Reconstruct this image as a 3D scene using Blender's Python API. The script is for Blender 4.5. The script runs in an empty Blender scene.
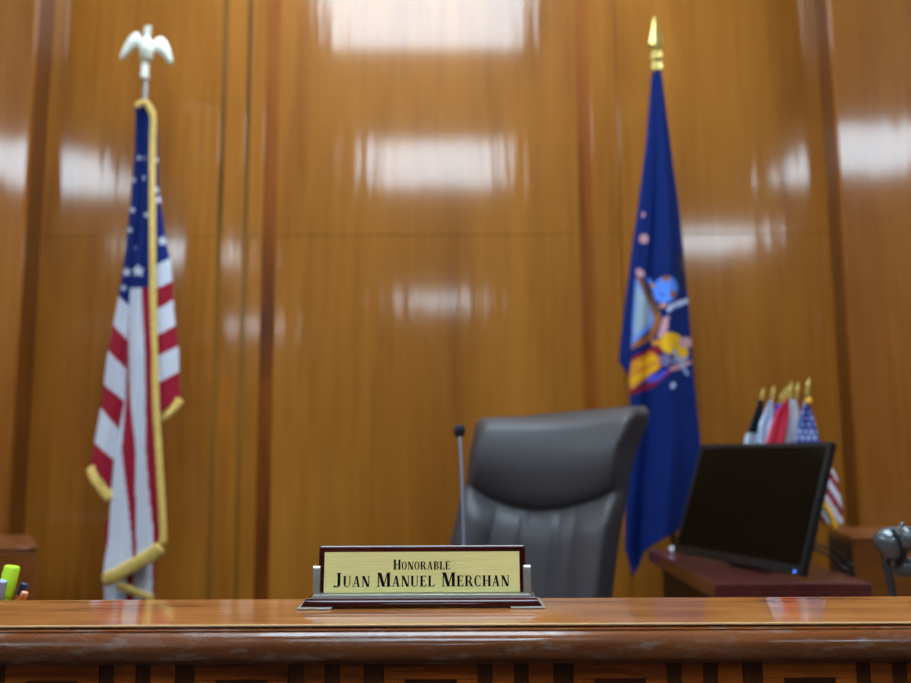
import bpy, bmesh, math, random
from mathutils import Vector, Matrix
random.seed(7)
S = bpy.context.scene
COL = S.collection
R = math.radians

# ---------------------------------------------------------------- camera, light, exposure
FPX = 885.7
TILT = R(7.33)
ROLL = R(0.25)
CAM = Vector((0, 0, 1.05))
cd = bpy.data.cameras.new('camera'); cam = bpy.data.objects.new('camera', cd); COL.objects.link(cam)
cd.sensor_width = 36; cd.lens = FPX * 36 / 911; cd.clip_start = 0.02
cam.matrix_world = Matrix.Translation(CAM) @ Matrix.Rotation(R(90) + TILT, 4, 'X') @ Matrix.Rotation(-ROLL, 4, 'Z')
cd.dof.use_dof = True; cd.dof.focus_distance = 0.975; cd.dof.aperture_fstop = 3.5; cd.dof.aperture_blades = 9
S.camera = cam
w = bpy.data.worlds.new('world'); S.world = w; w.use_nodes = True
w.node_tree.nodes['Background'].inputs[0].default_value = (0.5, 0.55, 0.65, 1)
w.node_tree.nodes['Background'].inputs[1].default_value = 0.02
S.view_settings.view_transform = 'Standard'; S.view_settings.look = 'None'
S.view_settings.exposure = -0.38; S.view_settings.gamma = 1.0; S.view_settings.use_curve_mapping = False
LIGHT_STRENGTH = 16.5
LIGHT_COLOR = (0.68, 0.86, 1.0)


def at(px, py, Y):
    """world point on the plane y = Y seen at a given place of the photograph"""
    u = (px - 455.5) / FPX; v = -(py - 341.5) / FPX
    c, s = math.cos(ROLL), math.sin(ROLL)
    u, v = u * c + v * s, -u * s + v * c
    d = Vector((u, math.cos(TILT) - v * math.sin(TILT), math.sin(TILT) + v * math.cos(TILT)))
    return CAM + d * (Y / d.y)


def lerp(a, b, t): return a + (b - a) * t


def pl(tab, y):
    """piecewise linear lookup in [(y, x), ...]"""
    if y <= tab[0][0]: return tab[0][1]
    for (y0, x0), (y1, x1) in zip(tab, tab[1:]):
        if y <= y1: return lerp(x0, x1, (y - y0) / (y1 - y0))
    return tab[-1][1]


def lin(r, g, b):
    def f(c):
        c /= 255
        return c / 12.92 if c <= 0.04045 else ((c + 0.055) / 1.055) ** 2.4
    return (f(r), f(g), f(b), 1)


# ---------------------------------------------------------------- materials
def mat(name, col=(0.5, 0.5, 0.5, 1), rough=0.5, metal=0.0, coat=0.0, coat_rough=0.05, spec=0.5, sheen=0.0):
    m = bpy.data.materials.new(name); m.use_nodes = True
    b = m.node_tree.nodes['Principled BSDF']
    b.inputs['Base Color'].default_value = col
    b.inputs['Roughness'].default_value = rough
    b.inputs['Metallic'].default_value = metal
    b.inputs['Coat Weight'].default_value = coat
    b.inputs['Coat Roughness'].default_value = coat_rough
    b.inputs['Specular IOR Level'].default_value = spec
    b.inputs['Sheen Weight'].default_value = sheen
    return m


def N(m, t, **k):
    n = m.node_tree.nodes.new(t)
    for a, v in k.items(): setattr(n, a, v)
    return n


def noise(m, scale, sx, sy, sz, detail=4, rough=0.5, dist=0.0, off=0.0):
    tc = N(m, 'ShaderNodeTexCoord'); mp = N(m, 'ShaderNodeMapping'); n = N(m, 'ShaderNodeTexNoise')
    mp.inputs['Scale'].default_value = (sx, sy, sz); mp.inputs['Location'].default_value = (off, off * 1.7, off * 0.6)
    n.inputs['Scale'].default_value = scale; n.inputs['Detail'].default_value = detail
    n.inputs['Roughness'].default_value = rough; n.inputs['Distortion'].default_value = dist
    L = m.node_tree.links
    L.new(tc.outputs['Object'], mp.inputs[0]); L.new(mp.outputs[0], n.inputs['Vector'])
    return n


def ramp(m, src, stops):
    r = N(m, 'ShaderNodeValToRGB')
    while len(r.color_ramp.elements) < len(stops): r.color_ramp.elements.new(0.5)
    for e, (p, c) in zip(r.color_ramp.elements, stops): e.position = p; e.color = c
    m.node_tree.links.new(src, r.inputs[0]); return r


def mix(m, fac, a, b, mode='MIX'):
    x = N(m, 'ShaderNodeMix', data_type='RGBA', blend_type=mode)
    L = m.node_tree.links
    if isinstance(fac, float): x.inputs[0].default_value = fac
    else: L.new(fac, x.inputs[0])
    L.new(a, x.inputs[6]); L.new(b, x.inputs[7])
    return x.outputs[2]


def wood(name, dark, mid, light, axis='z', fine=60, coarse=3, rough=0.35, coat=1.0, coat_rough=0.05, bump=0.15, bump_scale=None, figure=1.0, bump_dist=0.002, off=0.0, wear=None, coat_ior=1.5):
    m = mat(name, mid, rough, coat=coat, coat_rough=coat_rough)
    m.node_tree.nodes['Principled BSDF'].inputs['Coat IOR'].default_value = coat_ior
    m.node_tree.nodes['Principled BSDF'].inputs['Specular IOR Level'].default_value = 0.15
    L = m.node_tree.links; b = m.node_tree.nodes['Principled BSDF']
    st = {'z': (1, 1, 0.05), 'x': (0.05, 1, 1), 'y': (1, 0.05, 1)}[axis]
    st2 = {'z': (1, 1, 0.16), 'x': (0.18, 1, 1), 'y': (1, 0.18, 1)}[axis]
    n1 = noise(m, fine, *st, detail=5, rough=0.6, off=off)
    n2 = noise(m, coarse, *st2, detail=3, rough=0.55, dist=0.6, off=off + 3)
    r1 = ramp(m, n1.outputs['Fac'], [(0.25, dark), (0.5, mid), (0.8, light)])
    r2 = ramp(m, n2.outputs['Fac'], [(0.3, dark), (0.5, mid), (0.72, light)])
    c = mix(m, 0.5 * figure, r1.outputs[0], r2.outputs[0])
    L.new(c, b.inputs['Base Color'])
    if bump:
        bs = bump_scale or (7, {'z': (1, 1, 0.08), 'x': (0.08, 1, 1), 'y': (1, 0.08, 1)}[axis])
        n3 = noise(m, bs[0], *bs[1], detail=3, rough=0.5, off=off + 9)
        bp = N(m, 'ShaderNodeBump'); bp.inputs['Strength'].default_value = bump; bp.inputs['Distance'].default_value = bump_dist
        L.new(n3.outputs['Fac'], bp.inputs['Height'])
        L.new(bp.outputs[0], b.inputs['Normal']); L.new(bp.outputs[0], b.inputs['Coat Normal'])
    if wear:
        n4 = noise(m, wear, 0.35, 1, 1, detail=6, rough=0.65, off=off + 21)
        r4 = ramp(m, n4.outputs['Fac'], [(0.42, (0.06, 0.06, 0.06, 1)), (0.62, (0.42, 0.42, 0.42, 1))])
        L.new(r4.outputs[0], b.inputs['Coat Roughness'])
        n5 = noise(m, wear * 6, 0.3, 1, 1, detail=6, rough=0.7, off=off + 31)
        r5 = ramp(m, n5.outputs['Fac'], [(0.53, (0, 0, 0, 1)), (0.66, (0.5, 0.5, 0.5, 1))])
        g = N(m, 'ShaderNodeRGB'); g.outputs[0].default_value = (0.30, 0.24, 0.2, 1)
        L.new(mix(m, r5.outputs[0], c, g.outputs[0]), b.inputs['Base Color'])
    return m


M = {}
M['wall'] = wood('wall_veneer', lin(122, 66, 12), lin(166, 100, 26), lin(192, 122, 42), 'z', 45, 2.6, rough=0.5, coat_rough=0.09, coat_ior=1.6, figure=1.3,
                 bump=1.0, bump_scale=(20, (1, 1, 0.07)), bump_dist=0.0013)
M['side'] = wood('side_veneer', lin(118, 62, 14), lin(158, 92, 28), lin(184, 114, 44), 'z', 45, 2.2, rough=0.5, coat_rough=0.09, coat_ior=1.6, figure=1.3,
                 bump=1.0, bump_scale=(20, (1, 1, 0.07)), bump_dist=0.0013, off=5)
M['strip'] = wood('red_strip_wood', lin(70, 30, 4), lin(142, 72, 14), lin(170, 98, 28), 'z', 60, 5, rough=0.5, coat=0.25, figure=1.7, coat_rough=0.15, bump=0.6, off=2)
M['seam'] = wood('seam_wood', lin(74, 44, 10), lin(126, 82, 26), lin(156, 104, 38), 'z', 60, 4, figure=1.7, rough=0.4, coat=0.5, coat_rough=0.15, bump=0.2, off=4)
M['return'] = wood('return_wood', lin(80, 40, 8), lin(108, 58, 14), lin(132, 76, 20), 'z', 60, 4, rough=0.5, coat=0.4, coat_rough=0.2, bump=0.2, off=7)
M['ledge'] = wood('ledge_wood', lin(96, 48, 16), lin(172, 102, 46), lin(210, 144, 84), 'x', 170, 26, rough=0.4, coat_rough=0.05, bump=0.12, bump_scale=(60, (0.1, 1, 1)), bump_dist=0.0004, off=1)
M['edge'] = mat('edge_highlight', lin(214, 170, 120), 0.35, coat=0.5)  # pale tone paints a highlight along the ledge's front edge
M['mould'] = wood('moulding_wood', lin(58, 24, 6), lin(114, 58, 22), lin(152, 86, 42), 'x', 120, 12, rough=0.35, coat_rough=0.1, bump=0.5,
                  bump_scale=(45, (0.25, 1, 1)), bump_dist=0.0007, off=6, wear=16)
M['block'] = wood('inlay_block_wood', lin(50, 18, 2), lin(138, 62, 12), lin(190, 98, 26), 'x', 150, 40, rough=0.4, coat=0.12, coat_rough=0.2, bump=0.1, off=8)
M['blockv'] = wood('inlay_stile_wood', lin(44, 20, 4), lin(74, 36, 8), lin(100, 50, 12), 'z', 170, 40, rough=0.4, coat=0.12, coat_rough=0.2, bump=0.1, off=11)
M['blockd'] = wood('inlay_dark_wood', lin(36, 14, 4), lin(64, 27, 8), lin(88, 40, 14), 'x', 170, 40, rough=0.4, coat=0.12, coat_rough=0.2, bump=0.1, off=13)
M['rail'] = wood('partition_wood', lin(92, 46, 14), lin(120, 64, 22), lin(140, 80, 34), 'x', 60, 5, rough=0.4, coat=0.7, coat_rough=0.15, bump=0.2, off=15)
M['railtop'] = wood('partition_cap_wood', lin(100, 52, 24), lin(128, 72, 36), lin(148, 88, 48), 'x', 60, 5, rough=0.35, coat=0.7, coat_rough=0.2, bump=0.2, off=16)
M['mahog'] = wood('table_mahogany', lin(60, 24, 22), lin(88, 38, 34), lin(104, 50, 44), 'y', 70, 8, rough=0.35, coat=0.8, coat_rough=0.22, bump=0.1, off=18)
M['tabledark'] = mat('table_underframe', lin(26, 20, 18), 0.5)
M['desk'] = wood('desk_wood', lin(90, 46, 18), lin(124, 66, 28), lin(146, 84, 40), 'x', 80, 8, rough=0.4, coat_rough=0.15, bump=0.1, off=19)
M['plaster'] = mat('ceiling_plaster', lin(160, 158, 152), 0.85)
M['wallback'] = wood('gallery_panelling', lin(96, 56, 22), lin(124, 76, 34), lin(140, 90, 44), 'z', 30, 2, rough=0.5, coat=0.3, bump=0.0, off=23)
M['carpet'] = mat('carpet', lin(62, 56, 52), 0.95)
M['pew'] = wood('pew_wood', lin(80, 42, 16), lin(110, 62, 26), lin(130, 78, 36), 'x', 30, 3, rough=0.5, coat=0.3, bump=0.0, off=25)
M['lampframe'] = mat('lamp_frame_metal', lin(225, 225, 222), 0.5)
M['platewood'] = wood('plate_rosewood', lin(22, 5, 5), lin(62, 14, 14), lin(96, 26, 20), 'x', 90, 16, rough=0.25, coat=1.0, coat_rough=0.03, bump=0.25, bump_scale=(30, (0.2, 1, 1)), bump_dist=0.0006, off=27)
M['silver'] = mat('brushed_silver', lin(176, 174, 166), 0.42, metal=1.0)
M['letter'] = mat('engraved_black', lin(8, 8, 6), 0.7, spec=0.1)
M['brass'] = mat('brass', lin(214, 190, 110), 0.3, metal=0.9)
M['gold'] = mat('gold_fringe', lin(226, 180, 78), 0.75)
M['orangegold'] = mat('orange_gold_fringe', lin(250, 184, 40), 0.7)
M['eaglegold'] = mat('pale_gold', lin(248, 246, 226), 0.42, metal=0.0, coat=0.4, coat_rough=0.2)
M['pole'] = mat('pole_metal', lin(150, 142, 134), 0.35, metal=0.7)
M['polewood'] = mat('pole_wood', lin(120, 74, 36), 0.35, coat=0.6)
M['leather'] = mat('brown_grey_leather', lin(60, 54, 56), 0.48, spec=0.45)
M['plasticdark'] = mat('black_plastic', lin(24, 25, 27), 0.4)
M['bezel'] = mat('monitor_bezel', lin(18, 22, 25), 0.35)
M['screen'] = mat('dark_screen', lin(9, 8, 6), 0.07, spec=0.12)
M['foam'] = mat('mic_foam', lin(22, 26, 34), 0.9)
M['stalk'] = mat('mic_stalk', lin(150, 168, 190), 0.4, metal=0.5)
M['hilite'] = mat('highlighter_green', lin(196, 240, 40), 0.4)
M['clearpen'] = mat('pale_pen', lin(176, 190, 214), 0.25, coat=0.5)
M['navy'] = mat('navy_cap', lin(24, 40, 84), 0.35, coat=0.5)
M['orange'] = mat('orange_barrel', lin(226, 120, 50), 0.4)
M['pinkish'] = mat('salmon_barrel', lin(234, 160, 122), 0.5)
M['cup'] = mat('cup_mesh', lin(30, 30, 32), 0.5, metal=0.5)
M['grey'] = mat('glossy_grey', lin(70, 77, 82), 0.25, coat=0.8, coat_rough=0.05)
M['greydark'] = mat('dark_grey', lin(40, 46, 50), 0.35)
M['cable'] = mat('cable_black', lin(20, 22, 24), 0.5)
M['whitecap'] = mat('white_plastic', lin(220, 216, 220), 0.4)
led = mat('blue_led', (0.02, 0.05, 0.5, 1), 0.4); M['led'] = led
led.node_tree.nodes['Principled BSDF'].inputs['Emission Color'].default_value = (0.08, 0.2, 1, 1)
led.node_tree.nodes['Principled BSDF'].inputs['Emission Strength'].default_value = 5

# leather: fine grain
m = M['leather']; n_ = noise(m, 220, 1, 1, 1, detail=2); bp = N(m, 'ShaderNodeBump'); bp.inputs['Strength'].default_value = 0.15
bp.inputs['Distance'].default_value = 0.001
m.node_tree.links.new(n_.outputs['Fac'], bp.inputs['Height']); m.node_tree.links.new(bp.outputs[0], m.node_tree.nodes['Principled BSDF'].inputs['Normal'])
# fringe: strands
m = M['gold']; n_ = noise(m, 160, 1, 1, 0.6, detail=3)
r_ = ramp(m, n_.outputs['Fac'], [(0.3, lin(210, 168, 72)), (0.7, lin(242, 208, 118))]); m.node_tree.links.new(r_.outputs[0], m.node_tree.nodes['Principled BSDF'].inputs['Base Color'])
# brushed gold plate
m = mat('brushed_gold', lin(226, 214, 132), 0.55, metal=0.0); M['goldplate'] = m
n_ = noise(m, 900, 0.04, 1, 1, detail=3)
r_ = ramp(m, n_.outputs['Fac'], [(0.3, lin(240, 226, 142)), (0.7, lin(252, 242, 166))]); m.node_tree.links.new(r_.outputs[0], m.node_tree.nodes['Principled BSDF'].inputs['Base Color'])
# cloth with a woven pattern colour stored on the mesh (the flags' own dyed pattern)
m = mat('flag_cloth', rough=0.8, spec=0.15); M['cloth'] = m
a_ = N(m, 'ShaderNodeAttribute'); a_.attribute_name = 'dye'
m.node_tree.links.new(a_.outputs['Color'], m.node_tree.nodes['Principled BSDF'].inputs['Base Color'])
# ceiling lamp diffuser
m = bpy.data.materials.new('lamp_diffuser'); m.use_nodes = True; M['diffuser'] = m
m.node_tree.nodes.clear(); e_ = N(m, 'ShaderNodeEmission'); o_ = N(m, 'ShaderNodeOutputMaterial')
e_.inputs[0].default_value = (*LIGHT_COLOR, 1); e_.inputs[1].default_value = LIGHT_STRENGTH
m.node_tree.links.new(e_.outputs[0], o_.inputs[0])

# ---------------------------------------------------------------- helpers
def obj(name, bm, material, parent=None, smooth=False, loc=None, bevel=0, solid=0, subsurf=0):
    me = bpy.data.meshes.new(name)
    bmesh.ops.recalc_face_normals(bm, faces=bm.faces[:]) if not solid else None
    bm.to_mesh(me); bm.free()
    o = bpy.data.objects.new(name, me); COL.objects.link(o)
    for mm in (material if isinstance(material, (list, tuple)) else [material]): me.materials.append(mm)
    if smooth:
        for p in me.polygons: p.use_smooth = True
    if loc is not None: o.location = loc
    if parent is not None:
        o.parent = parent
        o.matrix_parent_inverse = Matrix.Translation(-parent.location) if parent.type == 'EMPTY' and parent.get('_abs') else Matrix()
    if bevel:
        md = o.modifiers.new('bevel', 'BEVEL'); md.width = bevel; md.segments = 3; md.limit_method = 'ANGLE'
        for p in me.polygons: p.use_smooth = True
        md.harden_normals = True
    if solid:
        md = o.modifiers.new('solid', 'SOLIDIFY'); md.thickness = solid; md.offset = 0
    if subsurf:
        md = o.modifiers.new('sub', 'SUBSURF'); md.levels = subsurf; md.render_levels = subsurf
    return o


def tag(o, label, cat, group=None):
    o['label'] = label; o['category'] = cat
    if group: o['group'] = group
    return o


def thing(name, label, cat, loc, group=None):
    """Empty at the thing's base; its parts are modelled in world coordinates"""
    o = bpy.data.objects.new(name, None); COL.objects.link(o); o.location = loc; o['_abs'] = 1
    o.empty_display_size = 0.05
    return tag(o, label, cat, group)


def struct(o): o['kind'] = 'structure'; return o


def box(bm, x0, x1, y0, y1, z0, z1, mi=0, mtx=None):
    vs = [bm.verts.new((x, y, z)) for x in (x0, x1) for y in (y0, y1) for z in (z0, z1)]
    if mtx is not None:
        for v in vs: v.co = mtx @ v.co
    for f in ((0, 1, 3, 2), (4, 6, 7, 5), (0, 4, 5, 1), (2, 3, 7, 6), (0, 2, 6, 4), (1, 5, 7, 3)):
        fc = bm.faces.new([vs[i] for i in f]); fc.material_index = mi
    return vs


def lathe(bm, prof, seg=24, mtx=None, mi=0):
    """prof: [(r, z)] revolved about local z"""
    rings = []
    for r, z in prof:
        ring = [bm.verts.new((r * math.cos(2 * math.pi * k / seg), r * math.sin(2 * math.pi * k / seg), z)) for k in range(seg)]
        if mtx is not None:
            for v in ring: v.co = mtx @ v.co
        rings.append(ring)
    for a, b in zip(rings, rings[1:]):
        for k in range(seg):
            f = bm.faces.new((a[k], a[(k + 1) % seg], b[(k + 1) % seg], b[k])); f.material_index = mi
    bm.faces.new(rings[0][::-1]).material_index = mi; bm.faces.new(rings[-1]).material_index = mi


def aim(p0, p1):
    """matrix with local z running from p0 to p1"""
    d = (Vector(p1) - Vector(p0)).normalized()
    q = Vector((0, 0, 1)).rotation_difference(d)
    return Matrix.Translation(Vector(p0)) @ q.to_matrix().to_4x4()


def rod(bm, p0, p1, r0, r1=None, seg=12, mi=0):
    r1 = r0 if r1 is None else r1
    L = (Vector(p1) - Vector(p0)).length
    lathe(bm, [(r0, 0), (r1, L)], seg, aim(p0, p1), mi)


def tube(bm, pts, rad, seg=10, mi=0):
    pts = [Vector(p) for p in pts]
    rad = rad if isinstance(rad, (list, tuple)) else [rad] * len(pts)
    rings = []; up = Vector((0.13, 0.31, 0.94))
    for i, p in enumerate(pts):
        d = (pts[min(i + 1, len(pts) - 1)] - pts[max(i - 1, 0)]).normalized()
        a = d.cross(up)
        if a.length < 1e-3: a = d.cross(Vector((1, 0, 0)))
        a.normalize(); b = d.cross(a).normalized(); up = a.cross(d).normalized() * -1 if False else up
        rings.append([bm.verts.new(p + (a * math.cos(t) + b * math.sin(t)) * rad[i]) for t in [2 * math.pi * k / seg for k in range(seg)]])
    for a, b in zip(rings, rings[1:]):
        for k in range(seg):
            bm.faces.new((a[k], a[(k + 1) % seg], b[(k + 1) % seg], b[k])).material_index = mi
    bm.faces.new(rings[0][::-1]).material_index = mi; bm.faces.new(rings[-1]).material_index = mi


def smooth_path(pts, n=8):
    out = []; P = [Vector(p) for p in pts]
    for i in range(len(P) - 1):
        p0, p1, p2, p3 = P[max(i - 1, 0)], P[i], P[i + 1], P[min(i + 2, len(P) - 1)]
        for k in range(n):
            t = k / n
            out.append(0.5 * ((2 * p1) + (p2 - p0) * t + (2 * p0 - 5 * p1 + 4 * p2 - p3) * t * t + (3 * p1 - p0 - 3 * p2 + p3) * t ** 3))
    out.append(P[-1]); return out


def ball(bm, c, rx, ry, rz, seg=20, rings=12, mtx=None):
    r = bmesh.ops.create_uvsphere(bm, u_segments=seg, v_segments=rings, radius=1)
    for v in r['verts']:
        v.co = Vector((v.co.x * rx, v.co.y * ry, v.co.z * rz))
        if mtx is not None: v.co = mtx @ v.co
        v.co += Vector(c)


# ---------------------------------------------------------------- the room
YW = 3.30; YS = 3.155; ZC = 4.15
bm = bmesh.new(); box(bm, -6.6, 6.6, -17, 3.6, -0.1, 0)
struct(obj('floor', bm, M['carpet']))
bm = bmesh.new(); box(bm, -6.6, 6.6, -17, 3.6, ZC + 0.02, ZC + 0.12)
struct(obj('ceiling', bm, M['plaster']))
bm = bmesh.new(); box(bm, -6.7, -6.6, -17, 3.6, 0, ZC + 0.02); struct(obj('wall_left', bm, M['wallback']))
bm = bmesh.new(); box(bm, 6.6, 6.7, -17, 3.6, 0, ZC + 0.02); struct(obj('wall_right', bm, M['wallback']))
bm = bmesh.new(); box(bm, -6.6, 6.6, -17.1, -17, 0, ZC + 0.02); struct(obj('wall_rear', bm, M['wallback']))

xl = at(37, 300, YW).x; xr = at(834, 300, YW).x
xl2 = at(18, 300, YS).x; xr2 = at(849, 300, YS).x
zs = at(455, 235, YW).z
bm = bmesh.new()
def panel(bm, x0, x1, yf, z0, z1, mi=0):
    """veneer sheet with a slight bevel all round"""
    e = 0.0012
    a = [(x0, yf + e, z0), (x1, yf + e, z0), (x1, yf + e, z1), (x0, yf + e, z1)]
    b = [(x0 + e, yf, z0 + e), (x1 - e, yf, z0 + e), (x1 - e, yf, z1 - e), (x0 + e, yf, z1 - e)]
    c = [(x0, yf + .03, z0), (x1, yf + .03, z0), (x1, yf + .03, z1), (x0, yf + .03, z1)]
    A = [bm.verts.new(p) for p in a]; B = [bm.verts.new(p) for p in b]; Cc = [bm.verts.new(p) for p in c]
    fs = [bm.faces.new(B), bm.faces.new(Cc[::-1])]
    for k in range(4):
        j = (k + 1) % 4
        fs.append(bm.faces.new((A[k], A[j], B[j], B[k]))); fs.append(bm.faces.new((Cc[k], Cc[j], A[j], A[k])))
    for f in fs: f.material_index = mi
box(bm, -6.6, 6.6, YW + 0.03, YW + 0.2, 0, ZC + 0.02, 1)
def X(px, py=150): return at(px, py, YW).x
cuts = [xl, X(222), X(247), X(263), X(279), X(577), X(595), X(619), xr]
segs = [(xl, X(219)), (X(224.5), X(244.5)), (X(249.5), X(264)), (X(278), X(578)), (X(592), X(618.5)), (X(619.5), xr)]
for x0, x1 in segs:
    panel(bm, x0, x1, YW, 0, zs - 0.0006); panel(bm, x0, x1, YW, zs + 0.0006, ZC + 0.02)
struct(obj('wall_back', bm, [M['wall'], M['seam']]))
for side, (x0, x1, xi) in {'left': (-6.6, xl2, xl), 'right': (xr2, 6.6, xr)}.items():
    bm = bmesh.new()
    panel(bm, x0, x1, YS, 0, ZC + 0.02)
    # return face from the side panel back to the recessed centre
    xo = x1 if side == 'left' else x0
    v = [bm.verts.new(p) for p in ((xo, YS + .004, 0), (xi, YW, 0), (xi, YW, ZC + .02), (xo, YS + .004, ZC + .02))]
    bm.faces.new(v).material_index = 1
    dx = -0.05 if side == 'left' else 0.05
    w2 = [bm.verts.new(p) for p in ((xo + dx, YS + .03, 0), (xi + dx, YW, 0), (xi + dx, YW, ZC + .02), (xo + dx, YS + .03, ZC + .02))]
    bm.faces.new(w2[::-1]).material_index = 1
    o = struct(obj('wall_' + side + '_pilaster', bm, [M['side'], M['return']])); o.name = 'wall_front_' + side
def half_round(bm, xc, hw, h, yb, z0, z1, n=10):
    prev = None
    for k in range(n + 1):
        a = math.pi * k / n
        p = (xc - hw * math.cos(a), yb - h * math.sin(a) ** .5)
        cur = (bm.verts.new((*p, z0)), bm.verts.new((*p, z1)))
        if prev: bm.faces.new((prev[0], cur[0], cur[1], prev[1]))
        prev = cur
for i, (px0, px1, mm, h) in enumerate(((262.5, 279.5, 'strip', 0.0002), (577.5, 594.5, 'strip', 0.0002), (218.5, 225, 'seam', 0.0002), (244, 250, 'seam', 0.0002))):
    bm = bmesh.new(); half_round(bm, (X(px0) + X(px1)) / 2, (X(px1) - X(px0)) / 2 , h, YW + 0.0022, 0, ZC + 0.02)
    struct(obj('trim_%d' % (i + 1), bm, M[mm], smooth=True))
# ceiling lamps: square recessed troffers in three columns
LW, LL = 1.42, 1.5
lamps = [(-4.3, 2.49), (-0.2, 2.49), (4.3, 2.49), (-4.3, 0.9), (-4.4, -2.85), (-4.15, -6.6), (-5.1, -14.4), (-0.2, 0.9), (-0.2, -2.6), (-0.35, -11.0), (4.3, 0.9), (4.3, -2.5), (3.75, -6.1)]  # first three are added out of view to brighten the upper wall
bmd = bmesh.new(); box(bmd, -LW / 2, LW / 2, -LL / 2, LL / 2, -0.004, 0.006)
bmf = bmesh.new()
for a in ((-LW / 2 - .04, -LW / 2, -LL / 2 - .04, LL / 2 + .04), (LW / 2, LW / 2 + .04, -LL / 2 - .04, LL / 2 + .04), (-LW / 2, LW / 2, -LL / 2 - .04, -LL / 2), (-LW / 2, LW / 2, LL / 2, LL / 2 + .04)):
    box(bmf, *a, -0.012, 0.02)
me_d = bpy.data.meshes.new('diffuser'); bmd.to_mesh(me_d); me_d.materials.append(M['diffuser'])
me_f = bpy.data.meshes.new('frame'); bmf.to_mesh(me_f); me_f.materials.append(M['lampframe'])
for x, y in lamps:
    if 1:
        t = bpy.data.objects.new('ceiling_or_added_light', None); COL.objects.link(t); t.location = (x, y, ZC)
        tag(t, 'white square recessed ceiling light reflected in the varnished panelling, or added unseen to brighten the wall', 'ceiling light', 'ceiling lights over the courtroom')
        for nm, me in (('diffuser', me_d), ('frame', me_f)):
            o = bpy.data.objects.new(nm, me); COL.objects.link(o); o.parent = t

# ---------------------------------------------------------------- judge's bench
ZL = 0.887
bench = thing('judges_bench', "polished orange-brown wooden judge's bench front with rounded moulding and fret inlay", 'bench', (0, 0.95, 0))
XB = 1.9
def extrude_x(bm, prof, x0, x1, nx=1, mi=0, close=True):
    rows = []
    for k in range(nx + 1):
        x = lerp(x0, x1, k / nx); rows.append([bm.verts.new((x, y, z)) for y, z in prof])
    n = len(prof)
    for a, b in zip(rows, rows[1:]):
        for k in range(n if close else n - 1):
            bm.faces.new((a[k], a[(k + 1) % n], b[(k + 1) % n], b[k])).material_index = mi
    if close:
        bm.faces.new(rows[0][::-1]).material_index = mi; bm.faces.new(rows[-1]).material_index = mi
bm = bmesh.new()
extrude_x(bm, [(1.047, ZL), (1.047, ZL - .03), (0.900, ZL - .03), (0.900, ZL - .0022), (0.8935, ZL - .0022), (0.8929, ZL - .0010), (0.8935, ZL - .0002), (0.8945, ZL)], -XB, XB)
o = obj('ledge', bm, [M['ledge'], M['edge']], bench)
for p in o.data.polygons:
    c = p.center
    if c.y < 0.895 and c.z > ZL - .0019 and abs(c.x) < 1: p.material_index = 1
prof = [(0.900, ZL - .0040)]
prof += [(0.8925, ZL - .0040), (0.8890, ZL - .0050)]
for k in range(0, 15):
    a = R(-75 + 0) + math.pi * (k / 14) * 0.92
    prof.append((0.8930 - 0.0125 * math.cos(a), ZL - .0208 - 0.0150 * math.sin(a)))
prof += [(0.901, ZL - .0360), (0.903, ZL - .0380), (0.904, ZL - .040), (0.936, ZL - .040), (0.936, ZL - .0040)]
bm = bmesh.new(); extrude_x(bm, prof, -XB, XB)
o = obj('moulding', bm, M['mould'], bench)
for p in o.data.polygons: p.use_smooth = p.normal.y < 0.5 and abs(p.normal.x) < .5
me = o.data; md = o.modifiers.new('es', 'EDGE_SPLIT'); md.split_angle = R(38)
bm = bmesh.new()
zt = ZL - .040
DY = 0.007
box(bm, -XB, XB, 0.913, 0.942, 0.02, zt, 0)
u = 0.001 * 0.998   # one photograph pixel at the panel is close to a millimetre
per = 187 * u; x0 = at(5.5, 670, 0.908).x
k = 0
xs = x0 - 9 * per
while xs < XB - per:
    for j, (a, b, mi) in enumerate(((0, 93, 1), (93, 107, 2), (107, 129, 1), (129, 143, 2), (143, 168, 1), (168, 187, 2))):
        p0, p1 = xs + a * u, xs + b * u
        if p0 < -XB: continue
        if mi == 2:
            box(bm, p0 + .0004, p1 - .0004, 0.9095, 0.9140, 0.04, zt, 2)
        elif j == 0:
            z1 = zt; row = 0
            while z1 > 0.06:
                box(bm, p0 + .0004, p1 - .0004, 0.9075, 0.9140, z1 - 0.0155, z1 - 0.0005, 1)
                box(bm, p0 + .0004, p0 + 21 * u, 0.9075, 0.9140, z1 - 0.052, z1 - 0.016, 1)
                box(bm, p0 + 22 * u, p1 - 22 * u, 0.9098, 0.9140, z1 - 0.052, z1 - 0.016, 3)
                box(bm, p1 - 21 * u, p1 - .0004, 0.9075, 0.9140, z1 - 0.052, z1 - 0.016, 1)
                z1 -= 0.0525
        else:
            z1 = zt
            while z1 > 0.06:
                box(bm, p0 + .0004, p1 - .0004, 0.9085, 0.9140, z1 - 0.025, z1 - 0.0005, 1)
                box(bm, p0 + .0004, p1 - .0004, 0.9100, 0.9140, z1 - 0.052, z1 - 0.0255, 3)
                z1 -= 0.0525
    xs += per
obj('front_panel', bm, [M['blockd'], M['block'], M['blockv'], M['blockd']], bench)
ZD = 0.765
bm = bmesh.new(); box(bm, -XB, XB, 1.0, 1.70, ZD - .03, ZD); obj('desk_top', bm, M['desk'], bench, bevel=0.003)
bm = bmesh.new(); box(bm, -XB, XB, 1.015, 1.04, ZD, ZL - .03); obj('back_board', bm, M['desk'], bench)
for x in (-XB + .01, XB - .04, ):
    bm = bmesh.new(); box(bm, x, x + .03, 0.935, 1.68, 0, ZD - .03); obj('side_panel', bm, M['desk'], bench)
bm = bmesh.new(); box(bm, -XB, XB, 0.903, 0.94, 0, 0.02); obj('plinth', bm, M['blockd'], bench)

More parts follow.
